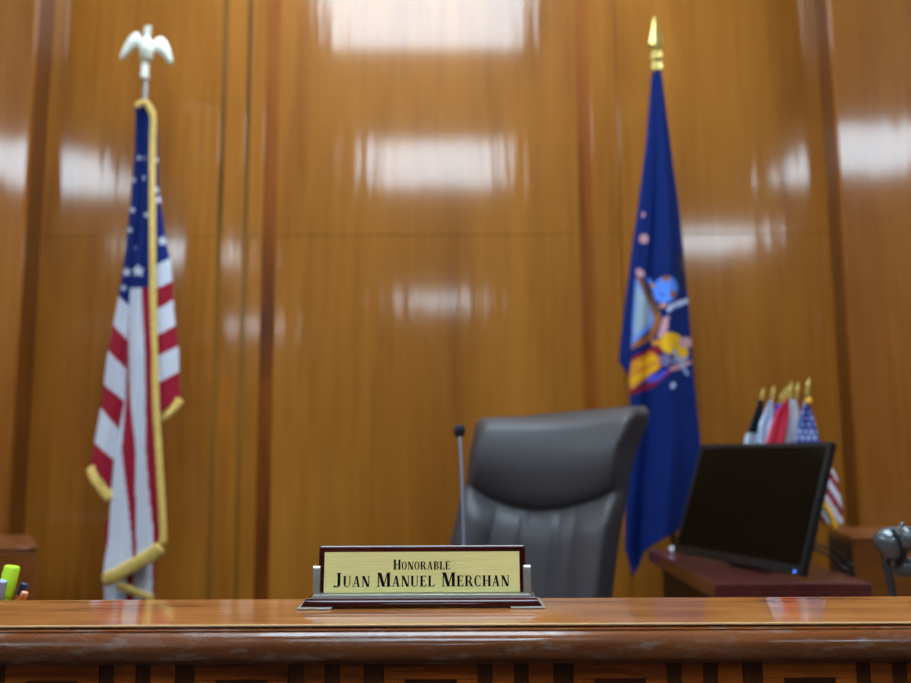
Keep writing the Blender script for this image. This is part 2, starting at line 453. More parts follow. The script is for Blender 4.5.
# ---------------------------------------------------------------- nameplate
NX = at(421.5, 600, 0.985).x
np_ = thing('nameplate', 'gold nameplate in a dark wood and silver holder, standing on the bench ledge', 'nameplate', (NX, 1.0, ZL))
K = at(521.5, 590, 1.0).x - at(421.5, 590, 1.0).x; K /= 100   # metres per photograph pixel at the plate
yb0, yt0 = 0.977, 0.985
def prism8(bm, lo, hi, mi=0):
    """lo, hi = (x0,x1,y0,y1,z)"""
    v = [bm.verts.new(p) for p in ((lo[0], lo[2], lo[4]), (lo[1], lo[2], lo[4]), (lo[1], lo[3], lo[4]), (lo[0], lo[3], lo[4]),
                                   (hi[0], hi[2], hi[4]), (hi[1], hi[2], hi[4]), (hi[1], hi[3], hi[4]), (hi[0], hi[3], hi[4]))]
    for f in ((3, 2, 1, 0), (4, 5, 6, 7), (0, 1, 5, 4), (1, 2, 6, 5), (2, 3, 7, 6), (3, 0, 4, 7)):
        bm.faces.new([v[i] for i in f]).material_index = mi
zb = ZL + 0.0022; zt_ = ZL + 0.0128
bm = bmesh.new()
pf = [(0.9795, zb)]
for k in range(9):
    a = R(6 * k); pf.append((0.9795 + 0.0105 * (1 - math.cos(a)), zb + 0.0002 + 0.0112 * math.sin(a) / math.sin(R(48)) * (zt_ - .002 - zb - .0002) / 0.0112))
pf += [(1.031, zt_ - .002), (1.035, zb)]
extrude_x(bm, pf, -118 * K, 118 * K, 1)
for v_ in bm.verts: v_.co.x = NX + v_.co.x * lerp(1, 112 / 118, (v_.co.z - zb) / (zt_ - zb))
o = obj('base', bm, M['platewood'], np_, bevel=0.0008)
bm = bmesh.new()
prism8(bm, (NX - 108 * K, NX + 108 * K, 0.9838, 1.028, zt_ - .002), (NX - 107 * K, NX + 107 * K, 0.9843, 1.027, zt_ + .0012))
obj('top_strip', bm, M['silver'], np_, bevel=0.0004)
for s in (-1, 1):
    bm = bmesh.new(); a, b = sorted((s * 121 * K, s * 87 * K))
    box(bm, NX + a, NX + b, 0.973, 1.038, ZL, zb); obj('foot', bm, M['silver'], np_, bevel=0.0004)
zp0 = zt_ + .0012; lean = 0.10
ztop = at(421, 545.5, 1.003).z
H = ztop - zp0
PM = Matrix.Translation((NX, 0.9985, zp0)) @ Matrix.Rotation(-lean, 4, 'X')
bm = bmesh.new()
hw = 104 * K
box(bm, -hw, hw, -0.0005, 0.008, 0, H / math.cos(lean), 0, PM)
o = obj('plaque', bm, M['platewood'], np_, bevel=0.0022)
# frame lip round the gold sheet
GX0, GX1 = -98.0 * K, 97.8 * K
GH = (H / math.cos(lean)) * (592.5 - 551.8) / (592.5 - 545.5)
bm = bmesh.new(); box(bm, GX0, GX1, -0.0013, -0.0004, 0.0003, GH, 0, PM)
gold = obj('gold_sheet', bm, M['goldplate'], np_); gold['label'] = 'brushed gold engraved sheet'
for s in (-1, 1):
    bm = bmesh.new()
    xa = NX + (s * 105 - 3.6) * K; xb = NX + (s * 105 + 3.6) * K
    hh = zt_ + 0.0012; topz = at(421, 565, 1.0).z
    n = 8; ring0 = []; ring1 = []
    prof = [(0.994, hh), (0.994, topz - .003)] + [(0.9985 - 0.0045 * math.cos(a), topz - .003 + .003 * math.sin(a)) for a in [math.pi * q / n for q in range(1, n)]] + [(1.003, topz - .003), (1.003, hh)]
    extrude_x(bm, prof, xa, xb); obj('side_clip', bm, M['silver'], np_, bevel=0.0003)

# --- engraved lettering: condensed high-contrast roman small capitals drawn as polygons
T_, t_, SF, SH = 0.18, 0.065, 0.055, 0.045
def P_box(x0, y0, x1, y1): return [[(x0, y0), (x1, y0), (x1, y1), (x0, y1)]]
def P_stem(x, w=T_, y0=0.0, y1=1.0, top=True, bot=True):
    out = P_box(x, y0, x + w, y1)
    if top: out += P_box(x - SF, y1 - SH, x + w + SF, y1)
    if bot: out += P_box(x - SF, y0, x + w + SF, y0 + SH)
    return out
def P_diag(x0, y0, x1, y1, w): return [[(x0, y0), (x0 + w, y0), (x1 + w, y1), (x1, y1)]]
def P_arc(cx, cy, ro, ri, a0, a1, n=14):
    """ring piece: ro, ri = (rx, ry) outer and inner"""
    out = []
    for k in range(n):
        a, b = R(lerp(a0, a1, k / n)), R(lerp(a0, a1, (k + 1) / n))
        out.append([(cx + ro[0] * math.cos(a), cy + ro[1] * math.sin(a)), (cx + ro[0] * math.cos(b), cy + ro[1] * math.sin(b)),
                    (cx + ri[0] * math.cos(b), cy + ri[1] * math.sin(b)), (cx + ri[0] * math.cos(a), cy + ri[1] * math.sin(a))])
    return out
G = {
    'H': (0.70, P_stem(.07) + P_stem(.48) + P_box(.2, .49, .5, .49 + t_)),
    'O': (0.64, P_arc(.32, .5, (.29, .515), (.145, .46), 0, 360, 28)),
    'N': (0.70, P_box(.09, 0, .09 + t_, .97) + P_box(.03, 0, .2, SH) + P_box(.0, 1 - SH, .16, 1) + P_diag(.44, 0, .05, 1, T_ + .02) + P_box(.56, .03, .56 + t_, 1) + P_box(.49, 1 - SH, .68, 1)),
    'R': (0.70, P_stem(.07) + P_box(.2, 1 - t_, .36, 1) + P_box(.2, .46, .36, .46 + t_) + P_arc(.34, .73, (.23, .27), (.09, .22), -90, 90, 12) + P_diag(.50, 0, .30, .48, T_) + P_box(.48, 0, .70, SH)),
    'A': (0.70, P_diag(.08, 0, .31, 1, t_) + P_diag(.45, 0, .28, 1, T_ - .02) + P_box(.17, .30, .5, .30 + t_) + P_box(.0, 0, .2, SH) + P_box(.38, 0, .68, SH)),
    'B': (0.64, P_stem(.07) + P_box(.2, 1 - t_, .34, 1) + P_box(.2, .50, .36, .50 + t_) + P_box(.2, 0, .36, t_) + P_arc(.32, .76, (.22, .24), (.08, .19), -90, 90, 12) + P_arc(.34, .265, (.25, .265), (.10, .215), -90, 90, 12)),
    'L': (0.58, P_stem(.07) + P_box(.2, 0, .54, t_) + [[(.44, t_), (.54, t_), (.56, .27), (.53, .27)]]),
    'E': (0.60, P_stem(.07) + P_box(.2, 0, .54, t_) + P_box(.2, 1 - t_, .52, 1) + P_box(.2, .5, .40, .5 + t_) + P_box(.385, .39, .415, .66) + [[(.44, t_), (.54, t_), (.56, .25), (.53, .25)], [(.43, 1 - t_), (.52, 1 - t_), (.54, .77), (.51, .77)]]),
    'J': (0.50, P_box(.22, .1, .22 + T_, 1) + P_box(.15, 1 - SH, .45, 1) + P_arc(.12, .16, (.28, .20), (.10, .15), -95, 5, 10) + P_arc(.05, .04, (.075, .075), (0.001, .001), 0, 360, 12)),
    'U': (0.70, P_stem(.07, bot=False, y0=.25) + P_box(.53, .25, .53 + t_, 1) + P_box(.47, 1 - SH, .66, 1) + P_arc(.325, .26, (.255, .275), (.10, .22), 180, 270, 10) + P_arc(.325, .26, (.255, .275), (.205, .22), 270, 360, 10)),
    'M': (0.90, P_box(.09, 0, .09 + t_, 1) + P_box(.02, 0, .21, SH) + P_box(.02, 1 - SH, .2, 1) + P_diag(.36, 0, .10, 1, T_ + .01) + P_diag(.40, 0, .66, 1, t_) + P_box(.66, 0, .66 + T_, 1) + P_box(.60, 0, .88, SH) + P_box(.7, 1 - SH, .88, 1)),
    'C': (0.62, P_arc(.33, .5, (.30, .515), (.155, .46), 48, 312, 22) + P_box(.50, .68, .535, .98) + P_box(.50, .03, .53, .26)),
}
def write(bm, text, xc, base, cap, small, x_left, x_right):
    """small capitals: first letter of each word tall; squeezed between two ends"""
    runs = []; cx = 0
    for word in text.split(' '):
        if runs: cx += 0.36 * cap
        for i, ch in enumerate(word):
            s = cap if i == 0 else small
            w_, polys = G[ch]; runs.append((cx, s, polys)); cx += (w_ + 0.05) * s
    kx = (x_right - x_left) / (cx - 0.05 * small)
    for ox, s, polys in runs:
        for pg in polys:
            lo = [bm.verts.new(PM @ Vector((x_left + (ox + p[0] * s) * kx, -0.00155, base + p[1] * s))) for p in pg]
            hi = [bm.verts.new(PM @ Vector((x_left + (ox + p[0] * s) * kx, -0.00120, base + p[1] * s))) for p in pg]
            bm.faces.new(lo)
            for q in range(len(pg)):
                r = (q + 1) % len(pg); bm.faces.new((lo[q], hi[q], hi[r], lo[r]))
def zpx(py): return (592.5 - py) / (592.5 - 551) * GH
bm = bmesh.new()
write(bm, 'HONORABLE', 0, zpx(569.2), zpx(559) - zpx(569.2), zpx(561) - zpx(569.2), (392.5 - 421.5) * K, (450 - 421.5) * K)
write(bm, 'JUAN MANUEL MERCHAN', 0, zpx(586.4), zpx(572.2) - zpx(586.4), zpx(575.4) - zpx(586.4), (333.5 - 421.5) * K, (509 - 421.5) * K)
o = obj('lettering', bm, M['letter'], gold)
o.matrix_parent_inverse = Matrix()

# ---------------------------------------------------------------- gooseneck microphone
mx = at(464, 560, 1.6)
mic = thing('microphone', "slim gooseneck microphone with a round dark foam tip standing behind the nameplate", 'microphone', (mx.x, 1.6, ZD))
top = at(459.5, 431, 1.62)
path = smooth_path([(mx.x + .003, 1.6, ZD + .02), mx, at(462.5, 500, 1.605), at(460, 440, 1.615), at(459.5, 433, 1.62)], 8)
bm = bmesh.new(); tube(bm, path, [0.0032 if i < 10 else 0.0028 for i in range(len(path))], 12); obj('gooseneck', bm, M['stalk'], mic, smooth=True)
bm = bmesh.new(); ball(bm, top, 0.0108, 0.0108, 0.0125); obj('foam_tip', bm, M['foam'], mic, smooth=True)
bm = bmesh.new(); lathe(bm, [(0.055, 0), (0.055, .008), (0.045, .016), (0.012, .02), (0.010, .028)], 32, Matrix.Translation((mx.x + .003, 1.6, ZD))); obj('base', bm, M['plasticdark'], mic, smooth=False)

# ---------------------------------------------------------------- leather chair
cb = at(540, 600, 2.45)
chair = thing('office_chair', 'high-backed dark grey-brown leather swivel chair with stitched head pillow behind the bench', 'chair', (0.13, 2.17, 0))
Ltab = [(405, 486), (417, 482), (422, 476), (453, 469), (482, 466), (497, 460.5), (516, 456), (541, 450), (600, 446), (700, 450)]
Rtab = [(405, 636), (410, 640), (448, 624.5), (480, 619.5), (492, 617), (535, 610), (596, 602), (700, 596)]
Stab = [(403, 643), (411, 649.6), (422, 647.7), (448, 638), (472, 631), (506, 626), (519, 623), (557, 617), (598, 612), (700, 606)]
topline = [(480, 417.5), (500, 416.5), (561, 417), (597, 413), (628, 406.5), (643, 405), (650, 409)]
pil = [(466, 483), (488, 497), (512, 506), (537, 510), (566, 507), (597, 499), (621, 486)]
def depth_at(u): return 2.56 - 0.21 * u
rows = 96; cols = 60
bm = bmesh.new(); ring = []
NB = 14
for j in range(rows + 1):
    v = j / rows
    # v runs 0 (top) .. 1 (bottom); pixel height blends from the curved top line to a level bottom
    pts = []
    line = []
    for i in range(cols + 1):
        u_ = i / cols
        for it in range(1):
            ybase = lerp(0, 700, v)
        # top edge y for this u
        xt = lerp(480, 640, u_); ty = pl([(a, b) for a, b in topline], xt)
        py = lerp(ty + 0.5, 690, v ** 1.0)
        xL, xR = pl(Ltab, py), pl(Rtab, py)
        px = lerp(xL, xR, u_)
        yp = pl(pil, px)                      # y of the pillow's lower seam here
        Y = depth_at(u_) + 0.035 * math.sin(math.pi * u_)     # wrap-round hollow
        Y += -(py - 410) / 280 * 0.10                         # recline
        ex = min(u_, 1 - u_) * 2
        if py < yp:   # head pillow
            q = (py - ty) / (yp - ty)
            Y -= 0.050 * max(0, math.sin(math.pi * min(1, max(0, q * 0.93 + 0.06)))) ** 0.55 * min(1, ex * 7) ** 0.5
        else:
            q = py - yp
            Y -= 0.040 * (1 - math.exp(-q / 9)) * (1 - math.exp(-q / 9))
            # side bolsters
            bol = max(0, 1 - abs(u_ - 0.12) / 0.13) + max(0, 1 - abs(u_ - 0.88) / 0.13)
            Y -= 0.022 * min(1, q / 30) * math.sin(min(1, bol) * math.pi / 2)
            for s_, wd in ((0.44, 0.02), (0.66, 0.02), (0.25, 0.012), (0.76, 0.012)):
                Y += (0.012 if wd > .015 else 0.007) * math.exp(-((u_ - s_) / wd) ** 2) * min(1, q / 12)
        # round the vertical edges and the top edge
        Y += 0.03 * (1 - min(1, ex * 9)) ** 2
        Y += 0.04 * (1 - min(1, v * 22)) ** 2
        pts.append(at(px, py, Y)); line.append(py)
    # side, back and left flank
    pyR, pyL = line[-1], line[0]
    YR = pts[-1].y; YL = pts[0].y
    topk = 0.55 + 0.45 * min(1, v * 14)
    for s_ in (0.33, 0.66, 1.0):
        pxs = lerp(pl(Rtab, pyR), pl(Stab, pyR), math.sin(s_ * math.pi / 2))
        pts.append(at(pxs, pyR - (3 if v < .02 else 0) * 0, YR + 0.075 * s_ * topk))
    a_ = pts[-1] + Vector((-.012, .012, 0)); b_ = pts[0] + Vector((.03, .085 * topk, 0))
    for s_ in range(NB + 1):
        q = s_ / NB
        p = a_.lerp(b_, q); p.y += 0.03 * math.sin(math.pi * q) * topk; pts.append(p)
    ring.append([bm.verts.new(p) for p in pts])
n = len(ring[0])
for a, b in zip(ring, ring[1:]):
    for k in range(n): bm.faces.new((a[k], a[(k + 1) % n], b[(k + 1) % n], b[k]))
# close the top by bridging front half to back half
cap = ring[0]; cen = sum((v_.co for v_ in cap), Vector()) / n
bm.faces.new(cap[::-1]); bm.faces.new(ring[-1])
back = obj('backrest', bm, M['leather'], chair, smooth=True)
fa = R(25); fw = Vector((-math.sin(fa), -math.cos(fa), 0)); rt = Vector((math.cos(fa), -math.sin(fa), 0))
CM = Matrix.Translation((0.13, 2.17, 0)) @ Matrix.Rotation(-fa, 4, 'Z')
bm = bmesh.new()
NS = 14
def sq(t, p=0.35): return math.copysign(abs(t) ** p, t)
for (zc, hh_, hx, hy) in ((0.50, 0.055, 0.26, 0.26),):
    r = bmesh.ops.create_uvsphere(bm, u_segments=48, v_segments=20, radius=1)
    for v_ in r['verts']:
        c = v_.co; rr = math.hypot(c.x, c.y); ang = math.atan2(c.y, c.x)
        ca, sa = sq(math.cos(ang)), sq(math.sin(ang)); rr = rr ** 0.4
        v_.co = CM @ Vector((ca * rr * hx, sa * rr * hy, zc + sq(c.z, 0.8) * hh_))
obj('seat', bm, M['leather'], chair, smooth=True)
bm = bmesh.new(); rod(bm, (0.13, 2.17, 0.09), (0.13, 2.17, 0.45), 0.028, 0.028, 20); box(bm, -.1, .1, -.12, .16, .425, .45, 0, CM)
obj('gas_column', bm, M['plasticdark'], chair)
bm = bmesh.new(); box(bm, -.035, .035, .18, .30, .44, .455, 0, CM); box(bm, -.035, .035, .285, .30, .44, .60, 0, CM); obj('back_bracket', bm, M['plasticdark'], chair)
for k in range(5):
    a = k * 2 * math.pi / 5 + .3; d = Vector((math.cos(a), math.sin(a), 0)); c0 = Vector((0.13, 2.17, 0))
    bm = bmesh.new(); tube(bm, [c0 + Vector((0, 0, .11)), c0 + d * .15 + Vector((0, 0, .1)), c0 + d * .29 + Vector((0, 0, .075))], [.028, .022, .016], 12)
    leg = obj('base_spoke', bm, M['plasticdark'], chair, smooth=True)
    bm = bmesh.new(); p = c0 + d * .29; s_ = Vector((-d.y, d.x, 0)); rod(bm, p - s_ * .02 + Vector((0, 0, .03)), p + s_ * .02 + Vector((0, 0, .03)), .03, .03, 20)
    c_ = obj('caster', bm, M['plasticdark'], leg); c_.matrix_parent_inverse = Matrix()

# ---------------------------------------------------------------- flag cloth tools
def facet(bm, lay, tabL, tabR, top, bot, depth, color, nx=40, ny=300):
    """one hanging lobe of cloth: tabL/tabR give the side edges by photograph height, depth(u, py) its distance,
    top/bot its hems as functions of u, color(px, py, u) its dye"""
    rows_ = []
    for j in range(ny + 1):
        row = []
        for i in range(nx + 1):
            u_ = i / nx; py = lerp(top(u_), bot(u_), j / ny)
            px = lerp(pl(tabL, py), pl(tabR, py), u_)
            v_ = bm.verts.new(at(px, py, depth(u_, py))); v_[lay] = color(px, py, u_); row.append(v_)
        rows_.append(row)
    for a, b in zip(rows_, rows_[1:]):
        for i in range(nx): bm.faces.new((a[i], b[i], b[i + 1], a[i + 1]))


def ribbon(bm, pts, width, n=6):
    """bullion fringe: a soft flattened roll along world points with a ragged outer edge"""
    P = smooth_path(pts, n); rad = []
    seg = 10; rings = []
    for i, p in enumerate(P):
        d = (P[min(i + 1, len(P) - 1)] - P[max(i - 1, 0)]).normalized()
        side = d.cross(Vector((0, -1, 0))).normalized(); nrm = side.cross(d).normalized()
        w_ = width * (0.94 + 0.12 * random.random())
        if i in (0, len(P) - 1): w_ *= 0.7
        rings.append([bm.verts.new(p + side * w_ / 2 * math.cos(t) + nrm * 0.006 * math.sin(t)) for t in [2 * math.pi * k / seg for k in range(seg)]])
    for a, b in zip(rings, rings[1:]):
        for k in range(seg): bm.faces.new((a[k], a[(k + 1) % seg], b[(k + 1) % seg], b[k]))
    bm.faces.new(rings[0][::-1]); bm.faces.new(rings[-1])


BLUE = lin(17, 36, 104); WHITE = lin(212, 214, 224); RED = lin(158, 28, 50)
def star_at(px, py, c, r, rot=0.3):
    dx, dy = px - c[0], py - c[1]; d = math.hypot(dx, dy)
    if d > r: return False
    a = (math.atan2(dy, dx) + rot) % (2 * math.pi / 5); a = abs(a - math.pi / 5) / (math.pi / 5)
    return d < r * lerp(0.42, 1.0, a)

# ---------------------------------------------------------------- US flag on pole
fx = at(145, 90, 2.98)
usf = thing('flag', 'tall United States flag with gold fringe hanging from an eagle-topped pole, left of the chair', 'flag', (fx.x, 2.98, 0))
f1 = [(100, 145), (160, 144.5), (237, 139), (262, 133), (290, 130.5), (340, 128), (396, 126), (450, 115), (491, 111.5), (539, 108.7), (561, 105), (590, 102)]
Asil = [(100, 137), (105, 136), (150, 135), (200, 131), (250, 126), (290, 120), (325, 114), (360, 107), (400, 102.5), (442, 95), (462, 91), (500, 89)]
b4 = [(100, 149), (124, 151), (150, 151.5), (290, 152.5), (340, 153), (396, 155), (450, 158), (490, 160), (532, 162), (560, 163)]
b1 = [(290, 130), (396, 126.5), (450, 122), (490, 126.6), (532, 131), (560, 133)]
b2 = [(290, 130), (340, 129.5), (396, 130.5), (450, 135.6), (490, 135.6), (532, 136.5), (560, 137)]
b3 = [(287, 141), (340, 145), (396, 146), (450, 146), (490, 149), (532, 153), (560, 154)]
Csil = [(105, 153), (124, 157), (188, 158.5), (222, 163), (244, 166), (262, 171), (287, 172.5), (310, 173.5), (352, 178.6), (383, 179), (400, 181), (430, 182)]
stars_A = [((127, 272), 4.5), ((130, 230), 3), ((133, 210), 3), ((133, 180), 3), ((124, 288), 3), ((139, 158), 2.5), ((137, 248), 3)]
stars_B = [((138.5, 271), 6.2), ((143, 178), 3.2), ((144, 158), 2.5), ((147, 215), 3)]
stars_C = [((162.5, 241), 5), ((158.5, 200), 4.2), ((156, 190), 3.5), ((157, 160), 2.5)]
def band(py, bounds, first):
    """colour of alternating stripes given descending bounds"""
    k = sum(1 for b in bounds if py > b)
    return BLUE if k == 0 else ((WHITE, RED)[(k - 1) % 2])
def colA(px, py, u_):
    for c, r in stars_A:
        if star_at(px, py, c, r): return WHITE
    L_ = (296, 325, 350, 381, 408, 442.5); R_ = (306, 340, 370, 402, 430, 460)
    L_ = (296, 325, 350, 384, 408, 442.5)
    return band(py, [lerp(a, b, u_) for a, b in zip(L_, R_)], WHITE)
def colB(px, py, u_):
    if py < 288 - (px - 140) * 0.05:
        for c, r in stars_B:
            if star_at(px, py, c, r): return WHITE
        return BLUE
    if px < pl(b1, py): return WHITE
    if px < pl(b2, py): return RED
    return WHITE if px < pl(b3, py) else RED
def colC(px, py, u_):
    for c, r in stars_C:
        if star_at(px, py, c, r): return WHITE
    q = min(1, max(0, (px - 156) / (pl(Csil, py) - 156)))
    L_ = (265, 289, 310, 336, 357, 384); R_ = (258, 281, 300, 325, 346, 371.5)
    return band(py, [lerp(a, b, q) for a, b in zip(L_, R_)], WHITE)
def colD(px, py, u_):
    if px < 113 and py < 572: return RED
    if px > 152: return RED
    if 134 < px or py > 575 and px < 126: return WHITE
    return RED if 126 < px <= 134 else WHITE
def grow(py): return min(1, max(0, (py - 100) / 250))
bm = bmesh.new(); lay = bm.verts.layers.float_color.new('dye')
rip = lambda u_, py, k, ph: math.sin(u_ * k * math.pi + ph + py * 0.004)
facet(bm, lay, Asil, f1, lambda u_: 104, lambda u_: lerp(464, 492, u_), lambda u_, py: 2.93 + 0.05 * (1 - u_) * grow(py) - 0.035 * grow(py) * math.sin(math.pi * u_) + .004 * rip(u_, py, 5, 1), colA, 34, 360)
facet(bm, lay, f1, b4, lambda u_: 104, lambda u_: lerp(574, 545, u_ ** 1.3), lambda u_, py: 2.93 - 0.07 * grow(py) * u_ ** .6 - .012 - .010 * grow(py) * rip(u_, py, 4, 2.2), colB, 44, 420)
facet(bm, lay, [(100, 146), (600, 146)], Csil, lambda u_: 106, lambda u_: lerp(424, 397, u_), lambda u_, py: 2.945 + 0.03 * u_ * grow(py) - 0.03 * grow(py) * math.sin(math.pi * u_), colC, 40, 300)
# lower tail behind the front lobe
facet(bm, lay, [(530, 106), (575, 104), (605, 105)], [(530, 155), (575, 155), (605, 152)], lambda u_: 520, lambda u_: 612, lambda u_, py: 2.945 - .02 * math.sin(3 * math.pi * u_), colD, 40, 70)
# back layers closing the roll of cloth round the pole
facet(bm, lay, Asil, Csil, lambda u_: 106, lambda u_: lerp(462, 396, u_), lambda u_, py: 2.985 + 0.045 * math.sin(math.pi * u_) * (0.25 + grow(py)) - .01 * u_, lambda px, py, u_: BLUE if py < 285 else (WHITE, RED)[int((py - 285) / 24 + u_ * 2) % 2], 40, 200)
cl = obj('cloth', bm, M['cloth'], usf, smooth=True, solid=0.003)
bm = bmesh.new(); dz = -0.012
def AT(l, Y): return [at(a, b, Y) for a, b in l]
ribbon(bm, AT([(137, 107), (140, 103), (146, 103), (150, 109), (153, 118), (152.5, 150)], 2.905) + [at(152.3, 200, 2.885), at(153, 290, 2.86), at(155.5, 396, 2.845), at(158.5, 450, 2.84), at(161.5, 500, 2.84), at(163, 535, 2.84), at(162, 543, 2.84)], 0.0225)
ribbon(bm, [at(91, 467, 2.955), at(96, 479, 2.94), at(104, 489, 2.925), at(111, 499, 2.92)], 0.040)
ribbon(bm, [at(104, 580, 2.90), at(114, 576, 2.875), at(130, 567, 2.86), at(148, 557, 2.845), at(161, 547, 2.835)], 0.044)
ribbon(bm, [at(180, 399, 2.96), at(175, 406, 2.95), at(168, 413, 2.94), at(160, 419, 2.935)], 0.030)
ribbon(bm, [at(112, 584, 2.935), at(125, 588, 2.93), at(140, 594, 2.925), at(153, 599, 2.92)], 0.026)
fr = obj('fringe', bm, M['gold'], cl, smooth=True); fr.matrix_parent_inverse = Matrix()
fr['label'] = 'gold bullion fringe'
cl.matrix_parent_inverse = Matrix.Translation(-usf.location)
ptop = at(145.5, 79, 2.98)
bm = bmesh.new(); rod(bm, (ptop.x - .004, 2.98, 0.03), ptop, 0.0125, 0.0085, 16); obj('pole', bm, M['pole'], usf, smooth=True)
bm = bmesh.new(); lathe(bm, [(0.16, 0), (0.16, .02), (0.13, .03), (0.04, .045), (0.03, .12), (0.022, .14)], 40, Matrix.Translation((ptop.x - .004, 2.98, 0))); obj('stand', bm, M['brass'], usf, smooth=False)
# eagle finial
K3 = 2.98 / FPX * 1.03
E0 = at(146, 60, 2.98)
def ep(cx, cy, y=0.0):      # crop drawing -> world, 5.69 drawing units per pixel
    return Vector((E0.x + (90 + cx / 5.69 - 146) * K3, 2.98 + y, E0.z - (cy / 5.69 - 60) * K3))
bm = bmesh.new()
lathe(bm, [(0.010, -0.001), (0.014, 0.0), (0.0155, .01), (0.0125, .014), (0.0125, .05), (0.016, .055), (0.013, .06)], 20, Matrix.Translation(ep(316, 455)))
eg = obj('finial_socket', bm, M['eaglegold'], usf, smooth=False)
bm = bmesh.new()
tube(bm, smooth_path([ep(322, 350, .0), ep(324, 325, -.004), ep(326, 280, -.012), ep(326, 235, -.014), ep(328, 195, -.012), ep(330, 160, -.014), ep(332, 145, -.018)], 4),
     [0.010, .0145, .0185, .021, .022, .0225, .0235, .024, .0235, .0225, .020, .018, .0155, .0125, .0105, .0105, .0115, .012, .0125, .0125, .0115, .009, .008, .006, .004][:25], 16)
ball(bm, ep(345, 155, -.02), 0.007, 0.006, 0.004)
def wing(bm, pts):
    top_ = [ep(*p, y) for p, y in pts[0]]; bot_ = [ep(*p, y) for p, y in pts[1]]
    n_ = len(top_); th = 0.007
    fr_ = []
    for off in (-th, th):
        fr_.append(([bm.verts.new(p + Vector((0, off * 0.4, 0))) for p in top_], [bm.verts.new(p.lerp(q, .5) + Vector((0, off, 0))) for p, q in zip(top_, bot_)], [bm.verts.new(q + Vector((0, off * .3, 0))) for q in bot_]))
    for g in fr_:
        for a, b in ((g[0], g[1]), (g[1], g[2])):
            for k in range(n_ - 1): bm.faces.new((a[k], a[k + 1], b[k + 1], b[k]))
    for e in (0, 2):
        a, b = fr_[0][e], fr_[1][e]
        for k in range(n_ - 1): bm.faces.new((a[k], a[k + 1], b[k + 1], b[k]))
wing(bm, ([((320, 215), 0), ((285, 205), .004), ((262, 165), .008), ((235, 165), .012), ((205, 190), .016), ((178, 235), .02), ((155, 305), .022)],
          [((310, 275), 0), ((285, 268), .004), ((255, 262), .008), ((235, 265), .012), ((215, 285), .016), ((190, 310), .02), ((160, 325), .022)]))
wing(bm, ([((330, 215), 0), ((355, 225), .004), ((375, 200), .008), ((400, 192), .012), ((425, 215), .016), ((445, 260), .02), ((462, 330), .022)],
          [((335, 280), 0), ((360, 285), .004), ((385, 292), .008), ((405, 305), .012), ((420, 325), .016), ((432, 348), .02), ((450, 358), .022)]))
obj('eagle_finial', bm, M['eaglegold'], usf, smooth=True)

# ---------------------------------------------------------------- state flag on pole
nx_ = at(657, 90, 3.05)
nyf = thing('flag', 'tall dark blue flag with coat of arms on a spear-topped pole, right of the chair', 'flag', (nx_.x, 3.05, 0))
def cr(l, s=.2342, ox=610, oy=250): return [(ox + a * s, oy + b * s) for a, b in l]
def inpoly(x, y, P_):
    c = False; j = len(P_) - 1
    for i in range(len(P_)):
        if (P_[i][1] > y) != (P_[j][1] > y) and x < (P_[j][0] - P_[i][0]) * (y - P_[i][1]) / (P_[j][1] - P_[i][1]) + P_[i][0]: c = not c
        j = i
    return c
def ell(cx, cy, rx, ry, rot=0, n=16):
    return cr([(cx + rx * math.cos(t) * math.cos(rot) - ry * math.sin(t) * math.sin(rot), cy + rx * math.cos(t) * math.sin(rot) + ry * math.sin(t) * math.cos(rot)) for t in [2 * math.pi * k / n for k in range(n)]])
NAVY = lin(9, 34, 100)
YEL = lin(236, 178, 28); ORG = lin(222, 142, 40); PNK = lin(206, 152, 158); CRM = lin(138, 26, 40); SKY = lin(92, 144, 240); BRN = lin(164, 96, 40)
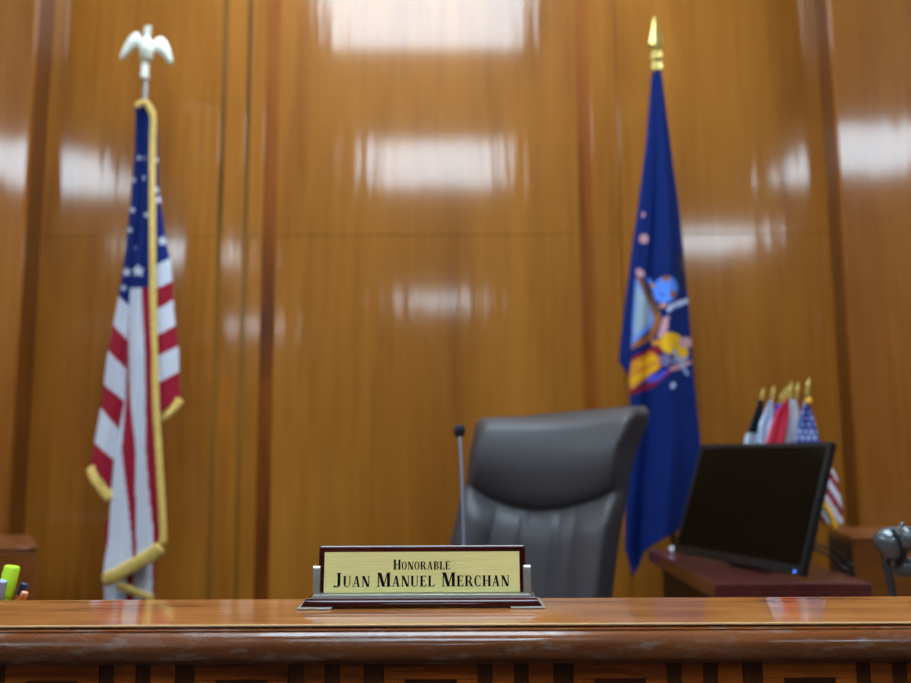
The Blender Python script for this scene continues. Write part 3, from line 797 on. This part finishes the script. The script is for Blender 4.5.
art = [
    (cr([(100, 120), (130, 130), (195, 270), (190, 320), (130, 370), (92, 420), (95, 300)]), lin(110, 150, 226)),
    (cr([(112, 150), (150, 200), (172, 270), (168, 310), (120, 350), (102, 380)]), lin(160, 178, 190)),
    (cr([(110, 110), (140, 125), (215, 270), (215, 310), (185, 380), (90, 425), (98, 398), (168, 358), (192, 292), (125, 142)]), BRN),
    (cr([(128, 130), (142, 135), (208, 270), (200, 280)]), lin(60, 66, 40)),
    (ell(126, 98, 22, 16, .5), PNK),
    (cr([(150, 118), (175, 125), (200, 170), (190, 190)]), SKY),
    (ell(236, 170, 50, 60, .35), SKY),
    (ell(240, 122, 18, 12), BRN), (ell(268, 188, 14, 14), BRN), (ell(182, 152, 12, 10), ORG), (ell(228, 238, 18, 10), lin(220, 150, 110)), (ell(222, 190, 10, 8), lin(70, 100, 210)),
    (cr([(243, 252), (262, 228), (330, 206), (334, 226), (275, 246), (248, 268)]), lin(196, 204, 232)),
    (cr([(226, 292), (252, 282), (246, 340), (226, 382), (202, 376), (212, 340)]), PNK),
    (cr([(90, 458), (200, 408), (228, 428), (215, 442), (100, 478)]), CRM),
    (cr([(90, 478), (180, 432), (222, 465), (216, 502), (88, 602), (80, 560)]), ORG),
    (cr([(120, 480), (190, 446), (205, 470), (120, 505)]), YEL), (cr([(90, 545), (205, 488), (200, 508), (84, 580)]), YEL),
    (cr([(78, 600), (180, 560), (262, 500), (268, 516), (182, 588), (82, 622)]), CRM),
    (cr([(155, 546), (215, 520), (258, 508), (205, 560), (157, 568)]), lin(70, 84, 206)),
    (cr([(178, 388), (250, 376), (246, 410), (185, 408)]), ORG),
    (ell(262, 398, 50, 46, .3), YEL), (ell(302, 440, 32, 36), YEL),
    (ell(236, 470, 26, 26), lin(120, 110, 150)),
    (ell(322, 396, 30, 24), PNK), (ell(300, 494, 50, 13, -.35), PNK),
    (cr([(264, 430), (276, 424), (336, 530), (326, 538)]), lin(150, 170, 210)),
    (cr([(262, 470), (330, 455), (332, 465), (264, 482)]), lin(150, 170, 210)),
    (ell(268, 578, 10, 15, .3), lin(180, 190, 220)),
    (ell(306, 90, 20, 95, -.1), lin(34, 36, 66)), (ell(312, 60, 12, 40, -.1), lin(70, 62, 70)),
    (ell(138, -150, 12, 12), PNK), (ell(144, -48, 20, 20), PNK),
]
artb = [(min(p[0] for p in a), max(p[0] for p in a), min(p[1] for p in a), max(p[1] for p in a), a, c) for a, c in art]
def colN(px, py, u_):
    out = NAVY
    if py > 410 or py < 200: return out
    for x0_, x1_, y0_, y1_, P_, c in artb:
        if x0_ <= px <= x1_ and y0_ <= py <= y1_ and inpoly(px, py, P_): out = c
    return out
Nsil = [(72, 652), (80, 651), (145, 646), (208, 638), (250, 632), (297, 626), (344, 620.5), (362, 619), (380, 620)]
Ndiv = [(72, 654.5), (145, 648.5), (208, 643), (273, 636), (344, 631), (374, 629), (404, 630), (450, 629), (500, 626), (549, 625), (573, 632)]
Nright = [(72, 661), (80, 662.5), (102, 665), (160, 672.6), (218, 680), (290, 687), (379, 694), (439, 700), (465, 701), (520, 697), (560, 690)]
bm = bmesh.new(); lay = bm.verts.layers.float_color.new('dye')
def gN(py): return min(1, max(0, (py - 72) / 280))
def foldN(u_, py): return 3.0 - 0.05 * gN(py) * math.sin(math.pi * u_) - 0.022 * gN(py) * math.sin(u_ * 3.2 * math.pi + .6 + .003 * py) - .006 * gN(py) * math.sin(u_ * 8 * math.pi + py * .01)
facet(bm, lay, Nsil, Ndiv, lambda u_: 74, lambda u_: lerp(362, 376, u_), lambda u_, py: foldN(0, py) + 0.05 * (1 - u_) * gN(py) + .004, lambda px, py, u_: NAVY, 14, 200)
facet(bm, lay, Ndiv, Nright, lambda u_: 72, lambda u_: 577 - 22 * min(1, u_ * 3.5) - 45 * max(0, u_ - .2), foldN, colN, 74, 480)
facet(bm, lay, Ndiv, Nright, lambda u_: 74, lambda u_: 545 - 40 * u_, lambda u_, py: 3.06 + 0.04 * math.sin(math.pi * u_) * gN(py) + .02 * gN(py), lambda px, py, u_: NAVY, 20, 100)
cl2 = obj('cloth', bm, M['cloth'], nyf, smooth=True, solid=0.003)
pt2 = at(656.8, 68, 3.05)
bm = bmesh.new(); rod(bm, (pt2.x, 3.05, .03), pt2, 0.0125, 0.010, 16); obj('pole', bm, M['polewood'], nyf, smooth=True)
bm = bmesh.new(); lathe(bm, [(0.12, 0), (0.12, .02), (0.10, .03), (0.04, .045), (0.03, .12), (0.022, .14)], 40, Matrix.Translation((pt2.x, 3.05, 0))); obj('stand', bm, M['brass'], nyf)
def spear(bm, p, d, s, seg=14, flat=0.45):
    """socket plus a flattened spear point; s = overall height"""
    A_ = aim(p, Vector(p) + Vector(d))
    lathe(bm, [(s * .085, 0), (s * .10, s * .02), (s * .10, s * .14), (s * .07, s * .18), (s * .10, s * .22), (s * .10, s * .32), (s * .06, s * .36)], seg, A_)
    lathe(bm, [(s * .05, s * .36), (s * .09, s * .42), (s * .12, s * .50), (s * .085, s * .66), (s * .04, s * .84), (s * .008, s)], seg, A_ @ Matrix.Scale(flat, 4, (0, 1, 0)))
bm = bmesh.new(); spear(bm, at(657, 72, 3.05), (-.01, 0, 1), 0.212); obj('spear_finial', bm, M['brass'], nyf, smooth=False, bevel=0)

# ---------------------------------------------------------------- side table
TZ = 0.75
tb = thing('side_table', 'narrow dark reddish-brown side table holding the monitor, right of the chair', 'table', (0.79, 2.53, 0))
bm = bmesh.new()
v = [(0.605, 2.132), (0.974, 2.132), (0.985, 2.89), (0.612, 2.89)]
lo = [bm.verts.new((x, y, TZ - .038)) for x, y in v]; hi = [bm.verts.new((x, y, TZ)) for x, y in v]
bm.faces.new(lo[::-1]); bm.faces.new(hi)
for k in range(4): bm.faces.new((lo[k], lo[(k + 1) % 4], hi[(k + 1) % 4], hi[k]))
obj('table_top', bm, M['mahog'], tb, bevel=0.003)
bm = bmesh.new(); box(bm, 0.65, 0.67, 2.2, 2.86, 0.02, TZ - .038); obj('side_panel', bm, M['tabledark'], tb)
bm = bmesh.new(); box(bm, 0.93, 0.95, 2.2, 2.86, 0.02, TZ - .038); obj('side_panel', bm, M['tabledark'], tb)
bm = bmesh.new(); box(bm, 0.67, 0.93, 2.22, 2.84, 0.02, TZ - .05); obj('cabinet_body', bm, M['tabledark'], tb)
bm = bmesh.new(); box(bm, 0.65, 0.95, 2.2, 2.86, 0, 0.02); obj('plinth', bm, M['tabledark'], tb)

# ---------------------------------------------------------------- monitor
A = 1.2536; ti = 0.337
mon = thing('monitor', 'black flat-screen monitor switched off, tilted back on the side table', 'monitor', (0.80, 2.46, TZ))
D_ = Vector((math.cos(A), -math.sin(A), 0)); NB_ = Vector((math.sin(A), math.cos(A), 0))
U_ = Vector((0, 0, 1)) * math.cos(ti) + NB_ * math.sin(ti); F_ = D_.cross(U_)   # F_ points out of the back or front
if F_.dot(NB_) < 0: F_ = -F_
MM = Matrix(((D_.x, F_.x, U_.x, 0.646), (D_.y, F_.y, U_.y, 2.695), (D_.z, F_.z, U_.z, 0.7635), (0, 0, 0, 1)))
W_, H_ = 0.56, 0.335
bm = bmesh.new()
for a in ((0, .012, 0, .018, 0, H_), (W_ - .012, W_, 0, .018, 0, H_), (.012, W_ - .012, 0, .018, H_ - .012, H_), (.012, W_ - .012, 0, .018, 0, .022)): box(bm, *a, 0, MM)
box(bm, .01, W_ - .01, .012, .020, .01, H_ - .01, 0, MM)
obj('housing', bm, M['bezel'], mon)
bm = bmesh.new(); box(bm, .08, W_ - .08, .020, .045, .06, H_ - .06, 0, MM); obj('rear_cover', bm, M['plasticdark'], mon, bevel=0.008)
bm = bmesh.new(); box(bm, .012, W_ - .012, .0035, .013, .022, H_ - .012, 0, MM); obj('screen', bm, M['screen'], mon)
bm = bmesh.new(); box(bm, W_ - .027, W_ - .0225, -.002, .002, .004, .008, 0, MM); obj('power_light', bm, M['led'], mon)['label'] = 'blue power light'
c0 = MM @ Vector((W_ / 2, .044, .12)); cb_ = Vector((c0.x + .02, c0.y + .01, TZ))
bm = bmesh.new(); tube(bm, [cb_ + Vector((0, 0, .01)), cb_ + Vector((0, 0, .08)), c0], [.022, .020, .020], 14)
obj('neck', bm, M['plasticdark'], mon, smooth=True)
bm = bmesh.new(); lathe(bm, [(0.085, 0), (0.085, .006), (0.07, .012), (0.02, .014)], 40, Matrix.Translation(cb_)); obj('stand_base', bm, M['plasticdark'], mon)
bm = bmesh.new()
cw = at(671.5, 549, 2.80); ball(bm, (cw.x, 2.80, TZ + .009), .009, .009, .009); o = obj('white_bead', bm, M['whitecap'], smooth=True)
tag(o, 'tiny round white object on the side table by the far end of the monitor', 'small object')

# ---------------------------------------------------------------- cables
for k, pts in enumerate(([at(803, 537, 2.36), at(815, 545, 2.42), at(830, 549, 2.46), at(846, 562, 2.48), at(855, 582, 2.48)],
                         [at(803, 541, 2.36), at(814, 549, 2.42), at(828, 555, 2.45), at(840, 566, 2.46), at(850, 586, 2.46)])):
    e = pts[-1]; pts = pts + [Vector((e.x + .01, 2.48, 0.35)), Vector((e.x + .02, 2.48 + .02 * k, 0.01))]
    pts[0] = MM @ Vector((W_ - .10, .047, .075 + .02 * k))
    bm = bmesh.new(); tube(bm, smooth_path(pts, 8), 0.0042, 8); o = obj('cable', bm, M['cable'], smooth=True)
    tag(o, ('upper' if k == 0 else 'lower') + ' of the two black cables trailing from behind the monitor to the right', 'cable', 'cables behind the monitor')

# ---------------------------------------------------------------- row of small desk flags
SY = 2.585
st = thing('flag_stand', 'small wooden stand holding the row of little desk flags behind the monitor', 'flag stand', (0.875, SY, TZ))
tips = [(762.5, 388, 402), (773, 385, 401), (781, 392, 405), (785.5, 387, 402), (790.5, 381, 399), (797, 383, 399), (808, 378, 395)]
bm = bmesh.new(); box(bm, 0.775, 0.965, SY - .02, SY + .10, TZ, TZ + .022); obj('base', bm, M['polewood'], st, bevel=0.003)
specs = [
    ('black miniature desk flag with a white lower corner, leftmost of the row', [(758, 404), (745, 438), (741, 470)], [(763, 404), (762, 438), (760, 470)], lambda px, py: lin(30, 36, 44) if py < 433 or px > 757 else lin(190, 200, 216), 400),
    ('white and pale blue miniature desk flag, second from the left of the row', [(769, 402), (759, 425), (757, 470)], [(772, 402), (774, 420), (768, 470)], lambda px, py: lin(196, 210, 236), 401),
    ('bright blue miniature desk flag mostly hidden between the white and red ones', [(776, 408), (770, 425), (765, 460)], [(780, 408), (783, 425), (778, 460)], lambda px, py: lin(66, 84, 214), 404),
    ('dull dark miniature desk flag almost hidden behind the red one', [(783, 403), (778, 420), (775, 460)], [(786, 403), (788, 420), (784, 460)], lambda px, py: lin(110, 52, 50), 402),
    ('red miniature desk flag in the middle of the row', [(787, 400), (776, 412), (766, 442), (764, 470)], [(789, 400), (790, 412), (785, 442), (783, 470)], lambda px, py: lin(206, 50, 74), 399),
    ('plain white miniature desk flag between the red and the starry ones', [(790, 400), (786, 415), (782, 445), (781, 470)], [(796, 400), (799, 415), (797, 432), (803, 445), (803, 470)], lambda px, py: lin(226, 228, 238), 400),
]
def mini(idx, label, tl, tr, colf, y0_, y1_, Y, bend=0.010):
    px_, t0_, t1_ = tips[idx]
    tip = at(px_ + 1.2, t0_, Y); bse = at(px_ - 1.2, t1_, Y)
    d_ = (tip - bse).normalized()
    foot = bse - d_ * ((bse.z - (TZ + .012)) / d_.z)
    t = thing('desk_flag', label, 'flag', foot, 'row of miniature desk flags')
    bm = bmesh.new(); rod(bm, foot, bse, .0032, .0028, 10); obj('pole', bm, M['plasticdark'], t, smooth=True)
    bm = bmesh.new(); spear(bm, bse, d_, (tip - bse).length * 1.05, 10, 0.6)
    obj('spear_finial', bm, M['brass'], t)
    bm = bmesh.new(); lay = bm.verts.layers.float_color.new('dye')
    tl = [(b, a) for a, b in tl]; tr = [(b, a) for a, b in tr]
    facet(bm, lay, tl, tr, lambda u_: y0_, lambda u_: y1_, lambda u_, py: Y - .008 - bend * min(1, (py - y0_) / 60) * math.sin(math.pi * u_) - .006 * math.sin(u_ * 9), lambda px, py, u_: colf(px, py), 24, 60)
    facet(bm, lay, tl, tr, lambda u_: y0_, lambda u_: y1_, lambda u_, py: Y + .004 + bend * min(1, (py - y0_) / 60) * math.sin(math.pi * u_), lambda px, py, u_: colf(px, py), 12, 40)
    c_ = obj('cloth', bm, M['cloth'], t, smooth=True, solid=0.0012)
    return t, c_
order = [.05, .027, .055, .08, 0, .027]
for i, (lab, tl, tr, cf, y0_) in enumerate(specs):
    mini(i, lab, tl, tr, cf, y0_, 468, SY + order[i] + i * .0)
def col_us(px, py):
    if py < 446:
        if (py - 404) % 6.5 < 2.6 and (px + (3 if int((py - 404) / 6.5) % 2 else 0)) % 6 < 3.2: return lin(206, 214, 246)
        return lin(40, 62, 150)
    k = (px - 812) * 1.0 - (py - 470) * 0.62 + 60
    return (RED, WHITE)[int(k / 6.0) % 2]
t7, c7 = mini(6, 'miniature United States desk flag with gold fringe, rightmost of the row beside the monitor', [(804, 402), (795, 436), (800, 470), (812, 505), (822, 520)], [(808, 402), (812, 412), (819, 440), (828, 460), (837, 478), (842, 505), (843, 528)], col_us, 402, 524, SY, .012)
bm = bmesh.new(); ribbon(bm, [at(815, 494, SY - .025), at(822, 503, SY - .025), at(830, 514, SY - .025), at(836, 528, SY - .025)], 0.015)
fr = obj('fringe', bm, M['orangegold'], c7, smooth=True); fr.matrix_parent_inverse = Matrix()
bm = bmesh.new(); ball(bm, at(808.8, 401, SY - .015), .009, .009, .011)
fr = obj('fringe_knot', bm, M['orangegold'], c7, smooth=True); fr.matrix_parent_inverse = Matrix()

# ---------------------------------------------------------------- low side partitions
def partition(name, label, poly, zt_, cat='partition', rnd=0.0):
    t = thing(name, label, cat, (sum(p[0] for p in poly) / len(poly), sum(p[1] for p in poly) / len(poly), 0))
    for nm, z0, z1, g, mt in (('body', 0, zt_ - .014, 0.0, 'rail'), ('cap', zt_ - .014, zt_, 0.004, 'railtop')):
        bm = bmesh.new(); c = Vector((sum(p[0] for p in poly) / len(poly), sum(p[1] for p in poly) / len(poly)))
        q = [Vector(p) + (Vector(p) - c).normalized() * g for p in poly]
        lo = [bm.verts.new((p.x, p.y, z0)) for p in q]; hi = [bm.verts.new((p.x, p.y, z1)) for p in q]
        bm.faces.new(lo[::-1]); bm.faces.new(hi)
        for k in range(len(q)): bm.faces.new((lo[k], lo[(k + 1) % len(q)], hi[(k + 1) % len(q)], hi[k]))
        obj(nm, bm, M[mt], t, bevel=0.005)
    return t
n_, k_ = at(853, 565, 2.6), at(829, 540, 2.95)
pr = partition('low_partition', 'low brown wooden partition at the right edge, beyond the side table', [(n_.x, 2.60), (2.7, 2.30), (2.8, 2.66), (k_.x, 2.95)], 0.815)
bm = bmesh.new()  # thin near-black sheet covering the partition's left end face
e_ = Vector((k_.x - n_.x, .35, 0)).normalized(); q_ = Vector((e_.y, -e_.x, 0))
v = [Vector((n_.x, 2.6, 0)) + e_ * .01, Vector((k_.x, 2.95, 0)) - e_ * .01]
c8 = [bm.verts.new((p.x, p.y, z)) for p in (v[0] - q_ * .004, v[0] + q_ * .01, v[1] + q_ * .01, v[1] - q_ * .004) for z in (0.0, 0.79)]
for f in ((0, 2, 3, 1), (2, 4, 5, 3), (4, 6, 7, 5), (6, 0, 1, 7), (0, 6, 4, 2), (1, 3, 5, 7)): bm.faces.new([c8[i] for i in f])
o = obj('dark_end_face', bm, M['tabledark'], pr); o['label'] = 'near-black sheet over the left end face'
xf = at(36, 560, 2.6).x; xk = at(30, 540, 2.95).x
pts = [(-2.9, 2.55)]
for k in range(7):
    a = R(-90 + 90 * k / 6); pts.append((xf - .05 + .05 * math.cos(a), 2.60 + .05 * math.sin(a)))
pts += [(xk, 2.95), (-2.9, 2.95)]
partition('low_partition', 'low brown wooden partition with a rounded corner at the left edge', pts, 0.80)

# ---------------------------------------------------------------- pens in a cup at the left
PY = 1.20
pc = at(8, 600, PY)
cup = thing('pen_cup', 'small dark pen cup behind the ledge at the left edge, hidden but for its pens', 'pen cup', (pc.x, PY, ZD))
bm = bmesh.new(); lathe(bm, [(0.036, 0), (0.038, .002), (0.042, .075), (0.040, .075), (0.035, .004), (0.001, .004)], 32, Matrix.Translation((pc.x, PY, ZD))); obj('body', bm, M['cup'], cup, smooth=False)
def pen(name, label, cat, p_top, r, parts, y_top=PY, foot_dx=-0.02):
    top_ = at(*p_top, y_top); foot = Vector((pc.x + foot_dx, PY + (.01 if y_top > PY else -.005), ZD + .006))
    t = thing(name, label, cat, foot, 'pens in the cup')
    L_ = (top_ - foot).length; A_ = aim(foot, top_)
    for nm, prof_, mt in parts(L_, r):
        bm = bmesh.new(); lathe(bm, prof_, 20, A_); obj(nm, bm, M[mt], t, smooth=False, bevel=0.0006)
def p_hi(L_, r): return [('barrel', [(r * .8, 0), (r, .004), (r, L_ * .72)], 'hilite'), ('cap', [(r * 1.02, L_ * .72), (r * 1.12, L_ * .725), (r * 1.08, L_ - .002), (r * .95, L_)], 'hilite')]
pen('highlighter', 'bright yellow-green highlighter marker standing upright at the left edge', 'highlighter', (12.5, 566), .0092, p_hi, PY, -0.022)
def p_cl(L_, r): return [('barrel', [(r * .5, 0), (r, .01), (r, L_ * .8)], 'clearpen'), ('cap', [(r * 1.05, L_ * .8), (r * 1.2, L_ * .81), (r * 1.2, L_ - .002), (r * .8, L_)], 'clearpen')]
pen('pen', 'pale bluish pen in front of the highlighter at the left edge', 'pen', (3, 580), .0048, p_cl, PY - .02, -0.026)
def p_nv(L_, r): return [('barrel', [(r * .5, 0), (r, .01), (r, L_ - .016)], 'orange'), ('cap', [(r * 1.2, L_ - .016), (r * 1.3, L_ - .015), (r * 1.25, L_ - .001), (r, L_)], 'navy')]
pen('pen', 'orange pen with a dark navy cap leaning right of the highlighter', 'pen', (25, 583), .0044, p_nv, PY, -0.016)
def p_pk(L_, r): return [('barrel', [(r * .3, 0), (r, .012), (r, L_ - .004)], 'orange'), ('end', [(r, L_ - .004), (r * .9, L_)], 'pinkish')]
pen('pencil', 'short salmon-orange pencil beside the navy-capped pen', 'pencil', (25, 592), .0046, p_pk, PY - .02, -0.012)

# ---------------------------------------------------------------- grey swivel device at the right edge
GY = 1.55
g0 = at(894, 598, GY)
dev = thing('desk_device', 'glossy grey round-headed device on a dark stem at the right edge behind the ledge', 'desk device', (g0.x + .01, GY, ZD))
bm = bmesh.new(); tube(bm, smooth_path([(g0.x + .01, GY, ZD + .008), g0, at(890, 580, GY), at(886, 562, GY), at(886, 548, GY + .01)], 6), .0068, 12); obj('stem', bm, M['greydark'], dev, smooth=True)
bm = bmesh.new(); lathe(bm, [(0.05, 0), (0.05, .006), (0.03, .012), (0.012, .016)], 32, Matrix.Translation((g0.x + .01, GY, ZD))); obj('base', bm, M['greydark'], dev)
bm = bmesh.new()
c = at(892, 543.5, GY); ball(bm, c, .0285, .030, .0275, 32, 20)
for v_ in bm.verts:      # flatten toward a lobed, squashed shell
    d_ = v_.co - c
    v_.co = c + Vector((d_.x * (1 + .10 * math.sin(d_.z * 90)), d_.y, d_.z * (1 + .08 * math.cos(d_.x * 80))))
obj('head', bm, M['grey'], dev, smooth=True)
bm = bmesh.new(); a_, b_ = at(899, 536, GY - .03), at(926, 542, GY - .03); lathe(bm, [(.010, 0), (.0185, .004), (.0205, .012), (.0205, .045), (.016, .05)], 24, aim(a_, b_)); obj('side_barrel', bm, M['grey'], dev, smooth=True)
bm = bmesh.new(); tube(bm, smooth_path([at(899, 530, GY), at(901, 525, GY), at(904, 523, GY)], 4), .0028, 8); obj('nub', bm, M['grey'], dev, smooth=True)
bm = bmesh.new(); tube(bm, smooth_path([at(893, 530, GY - .026), at(899, 538, GY - .034), at(903, 546, GY - .036), at(905, 552, GY - .034), at(903, 560, GY - .02), at(898, 566, GY)], 5), .0038, 8); obj('cord', bm, M['cable'], dev, smooth=True)
bm = bmesh.new(); ball(bm, at(906, 567, GY + .01), .026, .02, .018, 28, 16); obj('lower_shell', bm, M['grey'], dev, smooth=True)

# gallery benches behind the camera, seen only as dim reflections
bm = bmesh.new()
for (y0_) in (-5.0,):
    pass
bm.free()
